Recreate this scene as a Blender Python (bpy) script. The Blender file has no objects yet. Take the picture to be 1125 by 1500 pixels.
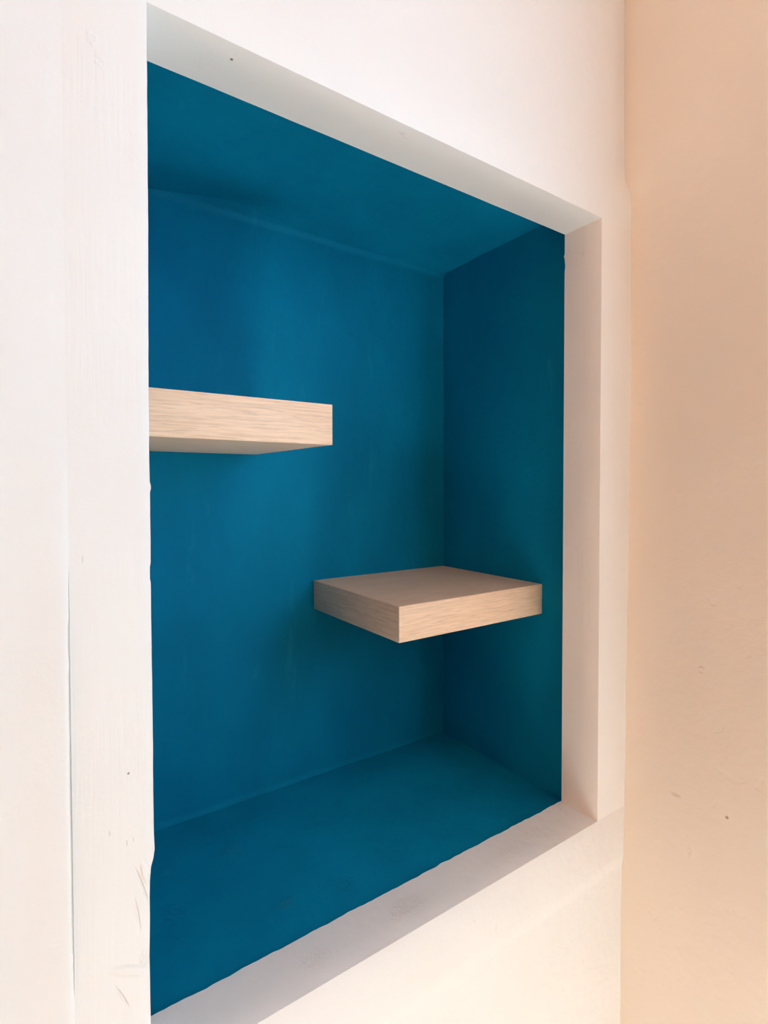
import bpy, bmesh, math, random
from mathutils import Vector, Matrix, noise

C = bpy.context.scene.collection
S = bpy.context.scene
V = Vector

# ------------------------------------------------------------------ measures (metres)
ZB, ZT = 1.0, 1.8867          # opening, bottom and top
XL, XR = -0.6165, 0.0         # opening, left and right
D1 = 0.0638                   # depth of the timber lining
D = 0.3764                    # back wall of the niche
NL, NR = -0.6805, 0.0241      # niche, left and right walls
NF, NC = 0.9857, 1.9316       # niche floor and ceiling
XW = 0.0704                   # side wall of the room
BX, BZT, BZB = -0.675, 1.947, 0.925   # outer outline of the timber frame
RX0, RY0, RH = -2.9, -3.4, 2.65       # room
CAM = V((-0.7103, -0.4703, 1.4996))


# ------------------------------------------------------------------ node helpers
class NT:
    def __init__(s, name):
        s.m = bpy.data.materials.new(name); s.m.use_nodes = True
        s.t = s.m.node_tree; s.t.nodes.clear()
        s.out = s.n('ShaderNodeOutputMaterial'); s.b = s.n('ShaderNodeBsdfPrincipled')
        s.l(s.b.outputs[0], s.out.inputs[0])
        s.tc = s.n('ShaderNodeTexCoord')
        s.obj = s.tc.outputs['Object']

    def n(s, k, **kw):
        n = s.t.nodes.new(k)
        for a, v in kw.items(): setattr(n, a, v)
        return n

    def l(s, a, b): s.t.links.new(a, b)

    def put(s, sock, v):
        if hasattr(v, 'links'): s.l(v, sock)
        else: sock.default_value = v

    def math(s, op, a, b=0.0, c=None, clamp=False):
        n = s.n('ShaderNodeMath', operation=op, use_clamp=clamp)
        s.put(n.inputs[0], a); s.put(n.inputs[1], b)
        if c is not None: s.put(n.inputs[2], c)
        return n.outputs[0]

    def noise(s, scale, detail=4, rough=.5, stretch=(1, 1, 1), rot=(0, 0, 0), dist=0.0, off=(0, 0, 0)):
        mp = s.n('ShaderNodeMapping'); mp.inputs['Scale'].default_value = stretch
        mp.inputs['Rotation'].default_value = rot; mp.inputs['Location'].default_value = off
        s.l(s.obj, mp.inputs[0])
        t = s.n('ShaderNodeTexNoise'); t.inputs['Scale'].default_value = scale
        t.inputs['Detail'].default_value = detail; t.inputs['Roughness'].default_value = rough
        t.inputs['Distortion'].default_value = dist
        s.l(mp.outputs[0], t.inputs['Vector'])
        return t.outputs[0]

    def ramp(s, f, stops):
        r = s.n('ShaderNodeValToRGB'); e = r.color_ramp.elements
        while len(e) < len(stops): e.new(.5)
        for q, (p, c) in zip(e, stops):
            q.position = p; q.color = (c, c, c, 1) if isinstance(c, (int, float)) else (*c, 1)
        s.l(f, r.inputs[0]); return r.outputs[0]

    def mix(s, f, a, b, mode='MIX'):
        n = s.n('ShaderNodeMix', data_type='RGBA', blend_type=mode)
        s.put(n.inputs[0], f)
        for i, v in ((6, a), (7, b)):
            s.put(n.inputs[i], v if hasattr(v, 'links') else (*v, 1))
        return n.outputs[2]

    def bump(s, h, strength=.3, dist=.001, prev=None):
        n = s.n('ShaderNodeBump'); n.inputs['Strength'].default_value = strength
        n.inputs['Distance'].default_value = dist; s.l(h, n.inputs['Height'])
        if prev is not None: s.l(prev, n.inputs['Normal'])
        return n.outputs[0]

    def spot(s, co, rad, stretch=(1, 1, 1), turn=None):
        """1 inside a small mark at co, falling to 0 at its rim; turn = (axis, degrees)"""
        a = s.n('ShaderNodeVectorMath', operation='SUBTRACT'); s.l(s.obj, a.inputs[0]); a.inputs[1].default_value = co
        if turn:
            rt = s.n('ShaderNodeVectorRotate', rotation_type=turn[0] + '_AXIS'); s.l(a.outputs[0], rt.inputs['Vector'])
            rt.inputs['Angle'].default_value = math.radians(turn[1]); a = rt
        b = s.n('ShaderNodeVectorMath', operation='MULTIPLY'); s.l(a.outputs[0], b.inputs[0]); b.inputs[1].default_value = stretch
        ln = s.n('ShaderNodeVectorMath', operation='LENGTH'); s.l(b.outputs[0], ln.inputs[0])
        mr = s.n('ShaderNodeMapRange', interpolation_type='SMOOTHSTEP')
        s.l(ln.outputs['Value'], mr.inputs[0])
        mr.inputs[1].default_value = rad * .35; mr.inputs[2].default_value = rad
        mr.inputs[3].default_value = 1; mr.inputs[4].default_value = 0
        return mr.outputs[0]


def add_spots(M, marks, color, height, normal=None, dark=(.20, .13, .09)):
    """marks: (position, radius, stretch, tint 0..1, height sign)"""
    for mk in marks:
        co, r, st, tint, hs = mk[:5]
        sp = M.spot(co, r, st, mk[5] if len(mk) > 5 else None)
        if tint: color = M.mix(M.math('MULTIPLY', sp, tint), color, dark)
        if hs and r > .0055 and len(mk) < 6:             # crusty patch rather than a dent
            crust = M.ramp(M.noise(230, 4, .6, off=(co[0] * 9, co[2] * 7, 1)), [(.38, 0), (.60, 1)])
            height = M.math('ADD', height, M.math('MULTIPLY', M.math('MULTIPLY', sp, crust), abs(hs) * .45))
        elif hs: height = M.math('ADD', height, M.math('MULTIPLY', sp, hs * .5))
    return color, height


def paint_material(name, base, marks=(), grain=None, rough=.55, plaster=1.0):
    """brushed wall paint over plaster or timber; grain = axis along which timber grain runs"""
    M = NT(name)
    big = M.noise(9, 3, .5)
    mid = M.noise(60, 5, .55)
    fine = M.noise(420, 3, .6)
    pits = M.ramp(M.noise(34, 2, .4, dist=.6, off=(3.1, 1.7, .4)), [(.26, 1), (.31, 0)])
    h = M.math('ADD', M.math('MULTIPLY', big, 1.2), M.math('MULTIPLY', mid, .35))
    h = M.math('ADD', h, M.math('MULTIPLY', fine, .05))
    h = M.math('SUBTRACT', h, M.math('MULTIPLY', pits, .10))
    h = M.math('MULTIPLY', h, plaster)
    if grain is not None:
        st = [1, 1, 1]; st[grain] = .035
        g = M.noise(330, 3, .55, stretch=st, dist=.5)
        mask = M.ramp(M.noise(7, 2, .5, off=(.3, .9, .1)), [(.42, 0), (.62, 1)])
        h = M.math('ADD', h, M.math('MULTIPLY', M.math('MULTIPLY', g, mask), .24))
    col = M.mix(M.ramp(M.noise(5, 4, .55, off=(1, 2, 3)), [(.3, 0), (.7, 1)]),
                tuple(c * .975 for c in base), tuple(min(1, c * 1.012) for c in base))
    col, h = add_spots(M, marks, col, h)
    M.l(col, M.b.inputs['Base Color'])
    M.b.inputs['Roughness'].default_value = rough
    M.b.inputs['Specular IOR Level'].default_value = .32
    M.l(M.bump(h, .7, .0028), M.b.inputs['Normal'])
    return M.m


def blue_material(name, marks=()):
    M = NT(name)
    big = M.noise(7, 4, .55)
    mid = M.noise(70, 5, .6)
    fine = M.noise(520, 3, .6)
    trow = M.noise(26, 4, .6, stretch=(1, 1, .3), dist=.8)
    crumbs = M.ramp(M.noise(95, 3, .5, off=(7, 3, 2)), [(.68, 0), (.74, 1)])
    cmask = M.ramp(M.noise(9, 2, .5, off=(2, 5, 1)), [(.52, 0), (.64, 1)])
    cr = M.math('MULTIPLY', crumbs, cmask)
    h = M.math('ADD', M.math('MULTIPLY', big, 1.4), M.math('MULTIPLY', mid, .30))
    h = M.math('ADD', h, M.math('ADD', M.math('MULTIPLY', fine, .07), M.math('MULTIPLY', trow, .28)))
    h = M.math('ADD', h, M.math('MULTIPLY', cr, .22))
    f = M.ramp(M.noise(6.5, 5, .6, stretch=(1, 1, .55), off=(4, 4, 4)), [(.32, 0), (.68, 1)])
    col = M.mix(f, BLUE_A, BLUE_B)
    scuff = M.math('MULTIPLY', M.ramp(M.noise(30, 6, .7, stretch=(1, 1, .22), off=(.2, 8, 1)), [(.60, 0), (.78, 1)]), .34)
    col = M.mix(scuff, col, (.025, .34, .48))
    col, h = add_spots(M, marks, col, h, dark=(.02, .30, .46))
    M.l(col, M.b.inputs['Base Color'])
    M.b.inputs['Roughness'].default_value = .62
    M.b.inputs['Specular IOR Level'].default_value = .07
    M.l(M.bump(h, .8, .0036), M.b.inputs['Normal'])
    return M.m


def oak_material(name, axis, planks=False, light=(.90, .67, .485), dark=(.76, .535, .37)):
    """pale oak veneer, grain along the given axis"""
    M = NT(name)
    st = [1, 1, 1]; st[axis] = .045
    g1 = M.noise(480, 4, .6, stretch=st, dist=.3)
    st2 = [1, 1, 1]; st2[axis] = .05
    g2 = M.noise(85, 3, .5, stretch=st2, dist=1.1, off=(.7, .3, .5))
    st3 = [1, 1, 1]; st3[axis] = .04
    pore = M.ramp(M.noise(850, 2, .5, stretch=st3, off=(2, 1, 4)), [(.60, 0), (.70, 1)])
    f = M.math('ADD', M.math('MULTIPLY', g1, .78), M.math('MULTIPLY', g2, .22))
    col = M.mix(M.ramp(f, [(.38, 0), (.60, 1)]), dark, light)
    col = M.mix(M.math('MULTIPLY', pore, .42), col, tuple(c * .62 for c in dark))
    if planks:                                           # veneer leaves laid side by side
        sep = M.n('ShaderNodeSeparateXYZ'); M.l(M.obj, sep.inputs[0])
        k = M.math('FLOOR', M.math('MULTIPLY_ADD', sep.outputs[1], 1 / .088, .55))
        wn = M.n('ShaderNodeTexWhiteNoise', noise_dimensions='1D'); M.l(k, wn.inputs['W'])
        col = M.mix(M.math('MULTIPLY', wn.outputs['Value'], .45), col, tuple(c * .72 for c in light))
    M.l(col, M.b.inputs['Base Color'])
    M.b.inputs['Roughness'].default_value = .48
    M.b.inputs['Specular IOR Level'].default_value = .35
    M.l(M.bump(M.math('SUBTRACT', g1, M.math('MULTIPLY', pore, .8)), .18, .0004), M.b.inputs['Normal'])
    return M.m


def plain(name, base, rough=.6):
    M = NT(name)
    col = M.mix(M.noise(6, 3), tuple(c * .95 for c in base), base)
    M.l(col, M.b.inputs['Base Color']); M.b.inputs['Roughness'].default_value = rough
    M.l(M.bump(M.noise(80, 4), .2, .001), M.b.inputs['Normal'])
    return M.m


# ------------------------------------------------------------------ palette
WHITE = (.825, .822, .812)
BLUE_A, BLUE_B = (.0004, .188, .350), (.0005, .240, .430)
SIDE = (.80, .74, .665)

X1 = (1, 1, 1)
m_plaster = paint_material('white_wall_paint', WHITE, [
    ((-.4695, .003, 1.9019), .0028, X1, .35, -.3), ((-.2804, .003, 1.9046), .0020, X1, .30, -.3),
    ((-.1452, .003, 1.9468), .0026, (.6, 1, 1), .50, -.3), ((-.145, .003, 1.9200), .0026, (.6, 1, 1), .22, .2),
    ((.0292, .003, .9769), .006, (.7, 1, 2.4), .30, -.4), ((-.6662, .003, 1.4428), .004, (3, 1, 1), .15, -.5)])
m_post = paint_material('white_timber_post_paint', WHITE, [
    ((-.6355, 0, 1.2679), .0013, X1, .75, -.5), ((-.6376, 0, 1.2118), .0030, (3, 1, 1), .05, -.7),
    ((-.6330, 0, 1.2128), .0030, (2.6, 1, 1.2), .05, -.5), ((-.6502, 0, 1.224), .003, (2, 1, 1), .03, -.6),
    ((-.6550, 0, 1.842), .010, (2.0, 1, 1), .0, .6), ((-.650, 0, 1.826), .009, (2, 1, 1), .0, -.6),
    ((-.6662, 0, 1.4428), .004, (4, 1, 1), .08, -.4),
    ((-.6265, 0, 1.172), .022, (12, 1, 1), .04, -.9, ('Y', 16)), ((-.6300, 0, 1.150), .018, (12, 1, 1), .03, -.7, ('Y', 8)),
    ((-.6235, 0, 1.181), .014, (4, 1, 1), .0, .9, ('Y', 14)), ((-.6360, 0, 1.106), .020, (3.5, 1, 1), .0, 1.0, ('Y', 62)),
    ((-.6420, 0, 1.088), .016, (10, 1, 1), .03, -.7, ('Y', 24)), ((-.624, 0, 1.110), .012, (2, 1, 1), .0, .7)], grain=2, plaster=.8)
m_top = paint_material('white_timber_head_paint', WHITE, [
    ((-.5400, .0188, ZT), .0019, X1, .95, -.8), ((-.3503, .0129, ZT), .006, (1, 1.8, 1), .06, -.9),
    ((-.344, .016, ZT), .005, (1, 1.8, 1), .0, .7)], grain=0, plaster=.6)
m_jamb = paint_material('white_timber_jamb_paint', WHITE, [
    ((.0, .030, 1.846), .004, X1, .0, .8), ((.0, .055, 1.858), .003, X1, .0, .8)], grain=2, plaster=.6)
m_sill = paint_material('white_sill_paint', WHITE, [
    ((-.02, .05, ZB), .0025, (1, 2, 1), .4, -.4), ((-.33, .03, ZB), .030, (.8, 1.3, 1), .0, .9),
    ((-.45, .03, ZB), .022, (.8, 1.3, 1), .0, .7), ((-.16, .03, ZB), .020, (.8, 1.3, 1), .0, .7)], plaster=1.3)
m_side = paint_material('cream_side_wall_paint', SIDE, [
    ((XW, -.1458, 1.0558), .0028, X1, .70, -.6), ((XW, -.1117, 1.2454), .0050, X1, .04, .9),
    ((XW, -.1110, 1.2425), .0035, X1, .10, -.6), ((XW, -.0982, .9797), .016, (1, 4.5, 1), .0, .7),
    ((XW, -.0784, 1.0531), .010, (1, 1, 2.6), .14, -.6)], plaster=1.1)
m_blue = blue_material('teal_blue_wall_paint', [
    ((-.4604, .2685, NF), .020, (1, 1, 1), .12, 1.1), ((-.4388, .1329, NF), .016, (1, 1.5, 1), .25, 1.0), ((-.36, .12, NF), .022, X1, .04, .9),
    ((-.33, .25, NF), .02, X1, .0, .6), ((-.56, .20, NF), .025, X1, .0, .6)])
m_oak_x = oak_material('oak_veneer', 0)
m_oak_top = oak_material('oak_veneer_leaves', 0, planks=True)
m_oak_y = oak_material('oak_veneer_end', 1, light=(.92, .67, .48), dark=(.78, .535, .37))
m_floor = plain('pale_floor_tiles', (.56, .62, .58), .5)
m_ceil = plain('white_ceiling_paint', (.80, .77, .72))
m_room = plain('warm_room_paint', (.78, .66, .52))
m_frame = plain('white_window_paint', (.8, .8, .78), .4)


# ------------------------------------------------------------------ mesh helpers
def link(name, bm, mat, parent=None, kind=None, sharp=35, recalc=True):
    if recalc: bmesh.ops.recalc_face_normals(bm, faces=bm.faces)
    me = bpy.data.meshes.new(name); bm.to_mesh(me); bm.free()
    me.materials.append(mat)
    for p in me.polygons: p.use_smooth = True
    me.set_sharp_from_angle(angle=math.radians(sharp))
    o = bpy.data.objects.new(name, me); C.objects.link(o)
    if parent: o.parent = parent
    if kind: o['kind'] = kind
    return o


def steps(*spans):
    """steps((a, b, step), ...) -> increasing list of values"""
    r = []
    for a, b, h in spans:
        n = max(1, round((b - a) / h))
        r += [a + (b - a) * i / n for i in range(n)]
    r.append(spans[-1][1])
    return r


def sheet(us, vs, f, back, hole=None):
    """displaced grid f(u, v) with a thickness towards 'back'; cells inside hole(u, v) are left out"""
    bm = bmesh.new(); vt = {}
    def g(i, j):
        if (i, j) not in vt: vt[i, j] = bm.verts.new(f(us[i], vs[j]))
        return vt[i, j]
    for i in range(len(us) - 1):
        for j in range(len(vs) - 1):
            if hole and hole((us[i] + us[i + 1]) / 2, (vs[j] + vs[j + 1]) / 2): continue
            bm.faces.new((g(i, j), g(i + 1, j), g(i + 1, j + 1), g(i, j + 1)))
    r = bmesh.ops.extrude_face_region(bm, geom=bm.faces[:])
    for v in r['geom']:
        if isinstance(v, bmesh.types.BMVert): v.co += V(back)
    return bm


def nz(p, s, seed=0):
    return noise.noise(V((p[0] * s + seed * 3.17, p[1] * s + seed * 1.91, p[2] * s - seed * 2.3)))


def lerp_table(t, x):
    if x <= t[0][0]: return t[0][1]
    for (a, va), (b, vb) in zip(t, t[1:]):
        if x <= b: return va + (vb - va) * (x - a) / (b - a)
    return t[-1][1]


def sm(x, a, b):
    t = min(1, max(0, (x - a) / (b - a))); return t * t * (3 - 2 * t)


def box_bm(a, b, bev=0.0, seg=2):
    bm = bmesh.new(); bmesh.ops.create_cube(bm, size=1)
    for v in bm.verts:
        v.co = V([(a[i] + b[i]) / 2 + v.co[i] * (b[i] - a[i]) for i in range(3)])
    if bev: bmesh.ops.bevel(bm, geom=bm.edges[:], offset=bev, segments=seg, affect='EDGES', profile=.6)
    return bm


def beam(ts, ring):
    """closed solid swept through ring(t) -> list of points"""
    bm = bmesh.new(); rows = [[bm.verts.new(p) for p in ring(t)] for t in ts]
    n = len(rows[0])
    for a, b in zip(rows, rows[1:]):
        for k in range(n): bm.faces.new((a[k], a[(k + 1) % n], b[(k + 1) % n], b[k]))
    bm.faces.new(rows[0][::-1]); bm.faces.new(rows[-1])
    return bm


# ------------------------------------------------------------------ the front wall with the opening
GAP = [(.9, 0), (1.10, .0), (1.125, .0009), (1.19, .0016), (1.25, .0014), (1.34, .0010), (1.39, .0007), (1.425, .0003), (1.44, 0), (2.1, 0)]


def front_y(x, z):
    d_top = z - BZT; d_bot = BZB - z
    h = 0.0
    if d_top > 0: h = .0010 * sm(d_top, 0, .09) + .0055 * sm(x, .025, .07) * sm(d_top, 0, .02)
    elif d_bot > 0: h = .0030 * sm(d_bot, 0, .026)
    edge = min(1, max(0, d_top, d_bot, BX - x) / .05)
    h += edge * (.0011 * nz((x, 0, z), 5, 1) + .0006 * nz((x, 0, z), 17, 2))
    if x < BX + .001 and BZB < z < BZT:                  # plaster bulge along the post
        w = sm(x, BX - .035, BX - .004) * (1 - sm(x, BX - .004, BX + .002))
        h -= .0020 * w * lerp_table([(1.0, .3), (1.2, 1), (1.4, .8), (1.55, 0)], z)
        h += .0004 * sm(x, BX - .012, BX) * sm(z, 1.38, 1.48)
    return h


def front_pt(x, z):
    p = V((x, front_y(x, z), z))
    if abs(x - BX) < 1e-6 and BZB < z < BZT:             # open, ragged joint beside the left post
        gap = lerp_table(GAP, z)
        p.x -= 1.35 * gap * max(0, 1 + 1.1 * nz((0, 0, z), 60, 5) + .7 * nz((0, 0, z), 150, 2))
    return p


xs = steps((RX0, -1.0, .19), (-1.0, -.75, .03), (-.75, BX - .012, .005), (BX - .012, BX, .0015), (BX, XW + .02, .0075))
zs = steps((0, .6, .1), (.6, BZB - .024, .0125), (BZB - .024, BZB, .004), (BZB, BZT, .006), (BZT, BZT + .024, .004), (BZT + .024, 2.35, .0125), (2.35, RH, .1))
bm = sheet(xs, zs, front_pt, (0, D1 + .02, 0), hole=lambda x, z: BX < x and BZB < z < BZT)
# let the outline behind the frame run under the side wall, closed by the frame timbers
link('wall_front', bm, m_plaster, kind='structure')

# timbers of the frame --------------------------------------------------------
POST = [(.9, -.6200), (1.06, -.6206), (1.111, -.6209), (1.150, -.6203), (1.172, -.6198), (1.184, -.6188), (1.190, -.6170),
        (1.198, -.6161), (1.212, -.6166), (1.224, -.6168), (1.33, -.6166), (1.420, -.6170), (1.423, -.6176), (1.433, -.6175), (1.436, -.6169),
        (1.4946, -.6168), (1.496, -.6160), (1.500, -.6160), (1.502, -.6169), (1.5789, -.6170), (1.70, -.6161), (1.8856, -.6154), (2, -.615)]


def post_ring(z):
    xr = lerp_table(POST, z) + .00018 * nz((0, 0, z), 60, 3)
    c = .0007 + .0014 * (sm(z, 1.13, 1.18) - sm(z, 1.187, 1.20)) + .0004 * abs(nz((0, 0, z), 25, 8))
    yf = .0003 * nz((0, 0, z), 9, 4)
    m = (xr + BX) / 2
    yl = .0002
    return [(BX - .005, .0019, z), (BX - .0002, .0016, z), (BX, .0004, z), (BX + .006, yl - .0001, z), ((BX + m) / 2, yf - .0003, z), (m, yf - .0002, z), (xr - .008, yf, z), (xr - c, yf, z), (xr - c * .3, yf + c * .3, z), (xr, yf + c, z), (xr, D1 - .0006, z), (xr - .0006, D1, z),
            (BX - .005, D1, z)]


link('trim_1', beam(steps((BZB + .06, BZT - .06, .002)), post_ring), m_post, kind='structure')


def head_ring(x):
    c = .0006 * (1 - sm(x, -.002, .0005)) * sm(x, XL, XL + .002) + 1e-5
    w = .0002 * nz((x, 0, 0), 30, 2); w2 = .0003 * nz((x, 0, 0), 22, 6)
    return [(x, 0, BZT), (x, 0, ZT + c), (x, c * .3, ZT + c * .3), (x, c, ZT), (x, D1 / 2, ZT + w), (x, D1 + w2, ZT), (x, D1 + w2, BZT)]


link('trim_2', beam(steps((BX, XL, .01), (XL, -.004, .005), (-.004, .001, .001), (.001, XW + .02, .01)), head_ring), m_top, kind='structure')


def jamb_ring(z):
    c = .0006 * sm(z, ZB, ZB + .003) * (1 - sm(z, ZT - .003, ZT)) + 1e-5
    chip = .0015 * math.exp(-((z - 1.853) / .0022) ** 2) - .0010 * math.exp(-((z - 1.838) / .006) ** 2)
    chip2 = .0008 * math.exp(-((z - 1.16) / .003) ** 2) + .0006 * abs(nz((0, 0, z), 80, 3)) * (1 - sm(z, 1.08, 1.2))
    w = .0003 * nz((0, 0, z), 20, 1)
    return [(XW + .02, 0, z), (c + chip2, 0, z), (c * .3 + chip2 * .4, c * .3 + chip2 * .3, z), (0, c + chip2, z), (w, D1 / 2, z), (w, D1 + chip + w, z), (XW + .02, D1 + w, z)]


link('trim_3', beam(steps((ZB, 1.2, .003), (1.2, 1.8, .008), (1.8, ZT, .0015)), jamb_ring), m_jamb, kind='structure')


def sill_ring(x):
    c = (.0007 + .0012 * max(0, nz((x, 0, 0), 40, 7)) ** 2) * (1 - sm(x, -.002, .001)) * sm(x, XL, XL + .002) + 1e-5
    rag = .0011 * nz((x, 0, 0), 38, 9) + .0010 * nz((x, 0, 0), 110, 4)
    rag += .0016 * math.exp(-((x + .247) / .008) ** 2)
    w = .0006 * nz((x, 0, 0), 14, 3)
    return [(x, 0, BZB), (x, 0, ZB - c), (x, c * .3, ZB - c * .3), (x, c, ZB), (x, D1 * .4, ZB + w * .6), (x, D1 * .8, ZB + w), (x, D1 + rag, ZB - .0002), (x, D1 + rag, BZB)]


link('trim_4', beam(steps((BX, XL, .01), (XL, .001, .0025), (.001, XW + .02, .01)), sill_ring), m_sill, kind='structure')

# ------------------------------------------------------------------ the blue niche
def rough(p, a=.0012, s=6, k=0):
    return a * nz(p, s, k) + a * .45 * nz(p, s * 3.1, k + 1)


def back_f(x, z):
    y = D + rough((x, 0, z), .0011, 5, 1)
    y -= .004 * (1 - sm(NC - z, 0, .014)) ** 2 + .002 * (1 - sm(z - NF, 0, .012)) ** 2 + .001 * (1 - sm(NR - x, 0, .008)) ** 2
    return V((x, y, z))


def ceil_f(x, y):
    z = NC + rough((x, y, 0), .0016, 6, 3)
    z += .015 * math.exp(-((x + .41) / .085) ** 2 - ((y - D + .015) / .050) ** 2)      # hollow trowelled up to the back
    z -= .006 * sm(-x, .46, .62) * sm(y, .24, .36)
    z -= .003 * math.exp(-((x + .53) / .05) ** 2 - ((y - .20) / .05) ** 2)
    return V((x, y, z))


def floor_f(x, y): return V((x, y, NF + rough((x, y, 0), .0016, 7, 5)))
def right_f(y, z): return V((NR + rough((0, y, z), .0014, 6, 7), y, z))
def left_f(y, z): return V((NL + rough((0, y, z), .0012, 6, 9), y, z))


nx = steps((NL - .015, NR + .015, .006)); nzv = steps((NF - .015, NF + .02, .003), (NF + .02, NC - .02, .008), (NC - .02, NC + .015, .003))
ny = steps((D1 - .0005, D + .02, .006))
link('wall_niche_back', sheet(nx, nzv, back_f, (0, .03, 0)), m_blue, kind='structure')
link('ceiling_niche', sheet(nx, ny, ceil_f, (0, 0, .04)), m_blue, kind='structure')
link('floor_niche', sheet(nx, ny, floor_f, (0, 0, -.03)), m_blue, kind='structure')
link('wall_niche_right', sheet(ny, nzv, right_f, (.03, 0, 0)), m_blue, kind='structure')
link('wall_niche_left', sheet(ny, nzv, left_f, (-.03, 0, 0)), m_blue, kind='structure')

# ------------------------------------------------------------------ side wall and the rest of the room
CORNER = [(.5, .0680), (.76, .0686), (.85, .0680), (.90, .0690), (1.0, .0700), (1.19, .0718), (1.4, .0755), (1.6156, .0783), (1.8, .0775), (1.9, .0760), (1.9272, .0752), (1.938, .0735), (1.946, .0690),
          (1.952, .0668), (1.99, .0650), (2.177, .0628), (2.6, .0620)]
WIN = (-1.22, -.58, 1.15, 2.42)        # window in the side wall, beyond the picture (y, y, z, z)
ADDED_WIN = (-.66, -.04, 1.55, 2.40)       # unseen window opposite the niche, added to shape the sun patch (x, x, z, z)
SUN_TAN = .8
WIN_COL, SUN_COL, TOP_FILL_COL, BACK_FILL_COL, WARM_COL = (.45, .75, 1), (1, .92, .90), (1, .42, .17), (.45, .75, 1), (1, .42, .15)
WIN_W, SUN_W, TOP_FILL_W, BACK_FILL_W, WARM_W = 31.5, 81, 5.4, .6, 21


def side_pt(y, z):
    near = math.exp(-(max(0, -y) / .06) ** 1.3)
    x = XW + (lerp_table(CORNER, z) - XW) * near + (1 - near) * .0016 * nz((0, y, z), 4, 4) + .0006 * nz((0, y, z), 15, 6)
    x += near * .0007 * nz((0, 0, z), 45, 2) * (1 - sm(z, 1.6, 1.9) * .8)
    return V((x, y, z))


ys = steps((RY0, WIN[0], .1), (WIN[0], WIN[1], .1), (WIN[1], -.5, .05), (-.5, -.12, .012), (-.12, .03, .006))
zs2 = steps((0, .6, .1), (.6, WIN[2], .0125), (WIN[2], WIN[3], .0065), (WIN[3], 2.4, .0125), (2.4, RH, .1))
bm = sheet(ys, zs2, side_pt, (.14, 0, 0), hole=lambda y, z: WIN[0] < y < WIN[1] and WIN[2] < z < WIN[3])
link('wall_right', bm, m_side, kind='structure')

link('floor', box_bm((RX0 - .1, RY0 - .1, -.08), (XW + .2, .1, 0)), m_floor, kind='structure')
link('ceiling', box_bm((RX0 - .1, RY0 - .1, RH), (XW + .2, .1, RH + .08)), m_ceil, kind='structure')
link('wall_left', box_bm((RX0 - .1, RY0 - .1, 0), (RX0, .1, RH)), m_room, kind='structure')
link('wall_back', sheet([RX0, ADDED_WIN[0], ADDED_WIN[1], XW + .1], [0, ADDED_WIN[2], ADDED_WIN[3], RH], lambda x, z: V((x, RY0, z)), (0, -.06, 0),
                        hole=lambda x, z: ADDED_WIN[0] < x < ADDED_WIN[1] and ADDED_WIN[2] < z < ADDED_WIN[3]), m_room, kind='structure')


# window frames, both out of the picture; the second window is added for the sun
def window(name, p, a0, a1, z0, z1, axis):
    """slim frame with one mullion; p = (near, far) position across the wall"""
    bm = bmesh.new(); am = (a0 + a1) / 2
    for u0, u1, w0, w1 in ((a0, a0 + .03, z0, z1), (a1 - .03, a1, z0, z1), (a0, a1, z0, z0 + .03), (a0, a1, z1 - .03, z1), (am - .012, am + .012, z0, z1)):
        A, B = ((p[0], u0, w0), (p[1], u1, w1)) if axis == 'x' else ((u0, p[0], w0), (u1, p[1], w1))
        t = box_bm(A, B, .003); me = bpy.data.meshes.new('t'); t.to_mesh(me); t.free(); bm.from_mesh(me); bpy.data.meshes.remove(me)
    return link(name, bm, m_frame, kind='structure')


window('window_1', (XW + .05, XW + .10), *WIN, 'x')
window('window_2_added', (RY0 - .05, RY0 - .01), *ADDED_WIN, 'y')

# ------------------------------------------------------------------ the two floating shelves
T = .05


def shelf(x0, x1, y0, z_top, label, end):
    """end: which end is free to be seen (-1 left, 1 right)"""
    cx, cy, zb = (x0 + x1) / 2, (y0 + D) / 2, z_top - T
    root = bpy.data.objects.new('floating_shelf', None); C.objects.link(root)
    root.location = (cx, cy, zb); root.empty_display_size = .05
    root['label'] = label; root['category'] = 'shelf'; root['group'] = 'oak shelves in the blue niche'
    hx, y_f, y_b, e = (x1 - x0) / 2, y0 - cy, D - cy, .0011
    a, b = -hx, hx
    if end < 0: a += e
    else: b -= e
    link('shelf_board', box_bm((a, y_f + e, 0), (b, y_b - .0005, T), .0005, 1), m_oak_top, root)
    link('front_edge_band', box_bm((-hx, y_f, 0), (hx, y_f + e, T), .0004, 2), m_oak_x, root)
    ex = (-hx, -hx + e) if end < 0 else (hx - e, hx)
    link('end_edge_band', box_bm((ex[0], y_f + e, 0), (ex[1], y_b - .0005, T), .0004, 2), m_oak_y, root)
    return root


shelf(NL + .001, -.3795, .1206, 1.5998, 'pale oak floating shelf higher up, its underside showing beside the white post', 1)
shelf(-.2752, NR - .0008, .1226, 1.3329, 'oak floating shelf lower down in the far corner, its top showing', -1)


# ------------------------------------------------------------------ light
def area(name, loc, target, sx, sy, color, power, spread=180):
    l = bpy.data.lights.new(name, 'AREA'); l.shape = 'RECTANGLE'; l.size = sx; l.size_y = sy
    l.color = color; l.energy = power; l.spread = math.radians(spread)
    o = bpy.data.objects.new(name, l); C.objects.link(o); o.location = loc
    o.rotation_euler = (V(target) - V(loc)).to_track_quat('-Z', 'Y').to_euler()
    return o


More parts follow.
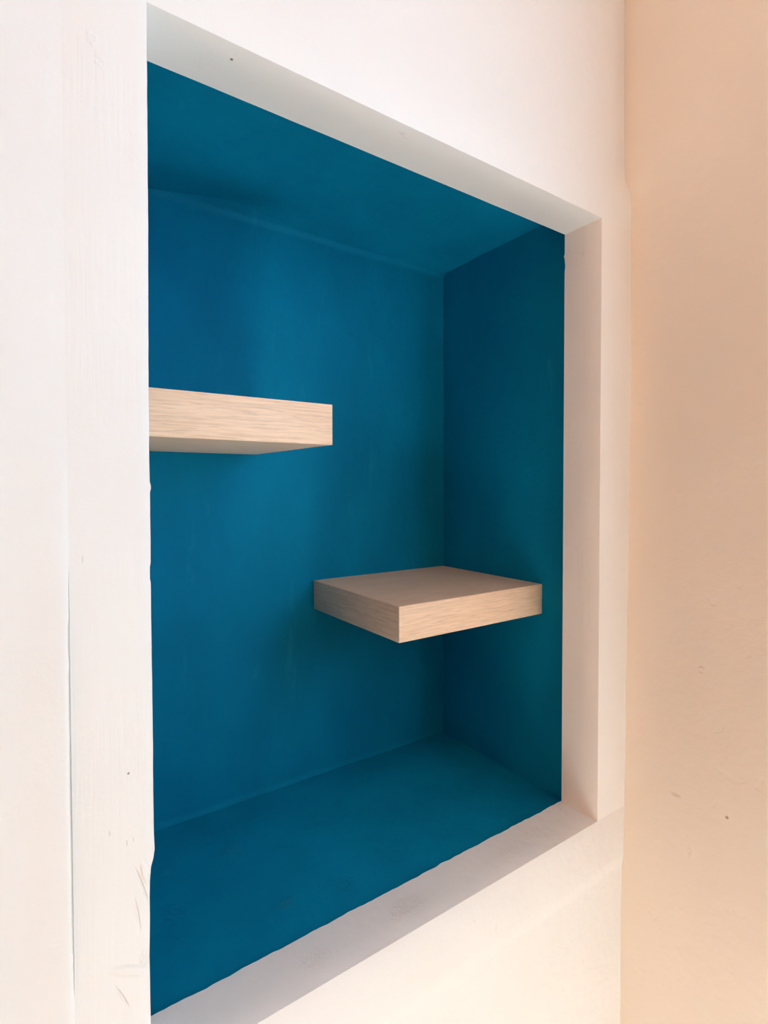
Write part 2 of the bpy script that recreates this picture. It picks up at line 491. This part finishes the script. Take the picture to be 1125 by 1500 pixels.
LIGHTS = 'ABCDE'
K = 1.0
yc, zc = (WIN[0] + WIN[1]) / 2, (WIN[2] + WIN[3]) / 2
xc2, zc2 = (ADDED_WIN[0] + ADDED_WIN[1]) / 2, (ADDED_WIN[2] + ADDED_WIN[3]) / 2
if 'A' in LIGHTS:   # cool daylight through the side window
    area('window_daylight', (XW + .012, yc, zc), (-2, yc, zc), WIN[3] - WIN[2], WIN[1] - WIN[0], WIN_COL, WIN_W * K)
if 'B' in LIGHTS:   # sun through the added window opposite, making a bright patch on the floor tiles
    l = bpy.data.lights.new('sun', 'SUN'); l.energy = SUN_W * K; l.angle = math.radians(1.5); l.color = SUN_COL
    o = bpy.data.objects.new('sun', l); C.objects.link(o); o.location = (-1, RY0 - 2, 4)
    o.rotation_euler = V((0, 1, -SUN_TAN)).to_track_quat('-Z', 'Y').to_euler()
if 'C' in LIGHTS:   # warm overhead fill, added under the ceiling without a fixture
    area('ceiling_fill_light', (-.30, -1.05, RH - .03), (-.30, -1.05, 0), .45, 1.0, TOP_FILL_COL, TOP_FILL_W * K)
if 'E' in LIGHTS:   # weak cool fill for the opening, added at the made-up window opposite
    area('back_fill_light', (xc2, RY0 + .01, zc2), (xc2, 0, zc2), ADDED_WIN[1] - ADDED_WIN[0], ADDED_WIN[3] - ADDED_WIN[2], BACK_FILL_COL, BACK_FILL_W * K)
if 'D' in LIGHTS:   # warm fill added at the far left wall to redden left-facing surfaces
    area('left_fill_light', (RX0 + .06, -.36, 1.25), (0, -.36, 1.25), .9, .40, WARM_COL, WARM_W * K)

w = bpy.data.worlds.new('room_sky'); S.world = w; w.use_nodes = True
w.node_tree.nodes['Background'].inputs[0].default_value = (.75, .85, 1, 1)
w.node_tree.nodes['Background'].inputs[1].default_value = 0.05

# ------------------------------------------------------------------ camera
cd = bpy.data.cameras.new('camera'); cam = bpy.data.objects.new('camera', cd); C.objects.link(cam)
r_, u_, f_ = V((.82238, -.568937, -.001296)), V((.013464, .017184, .999762)), V((.568779, .822202, -.021792))
m = Matrix((r_, u_, -f_)).transposed().to_4x4(); m.translation = CAM
cam.matrix_world = m
cd.sensor_fit = 'VERTICAL'; cd.sensor_height = 36; cd.lens = 790.49 * 36 / 1500
cd.shift_y = -22.143 / 1500
cd.clip_start = .01
S.camera = cam
S.view_settings.view_transform = 'Standard'; S.view_settings.look = 'None'
S.view_settings.exposure = 0; S.view_settings.gamma = 1; S.view_settings.use_curve_mapping = False
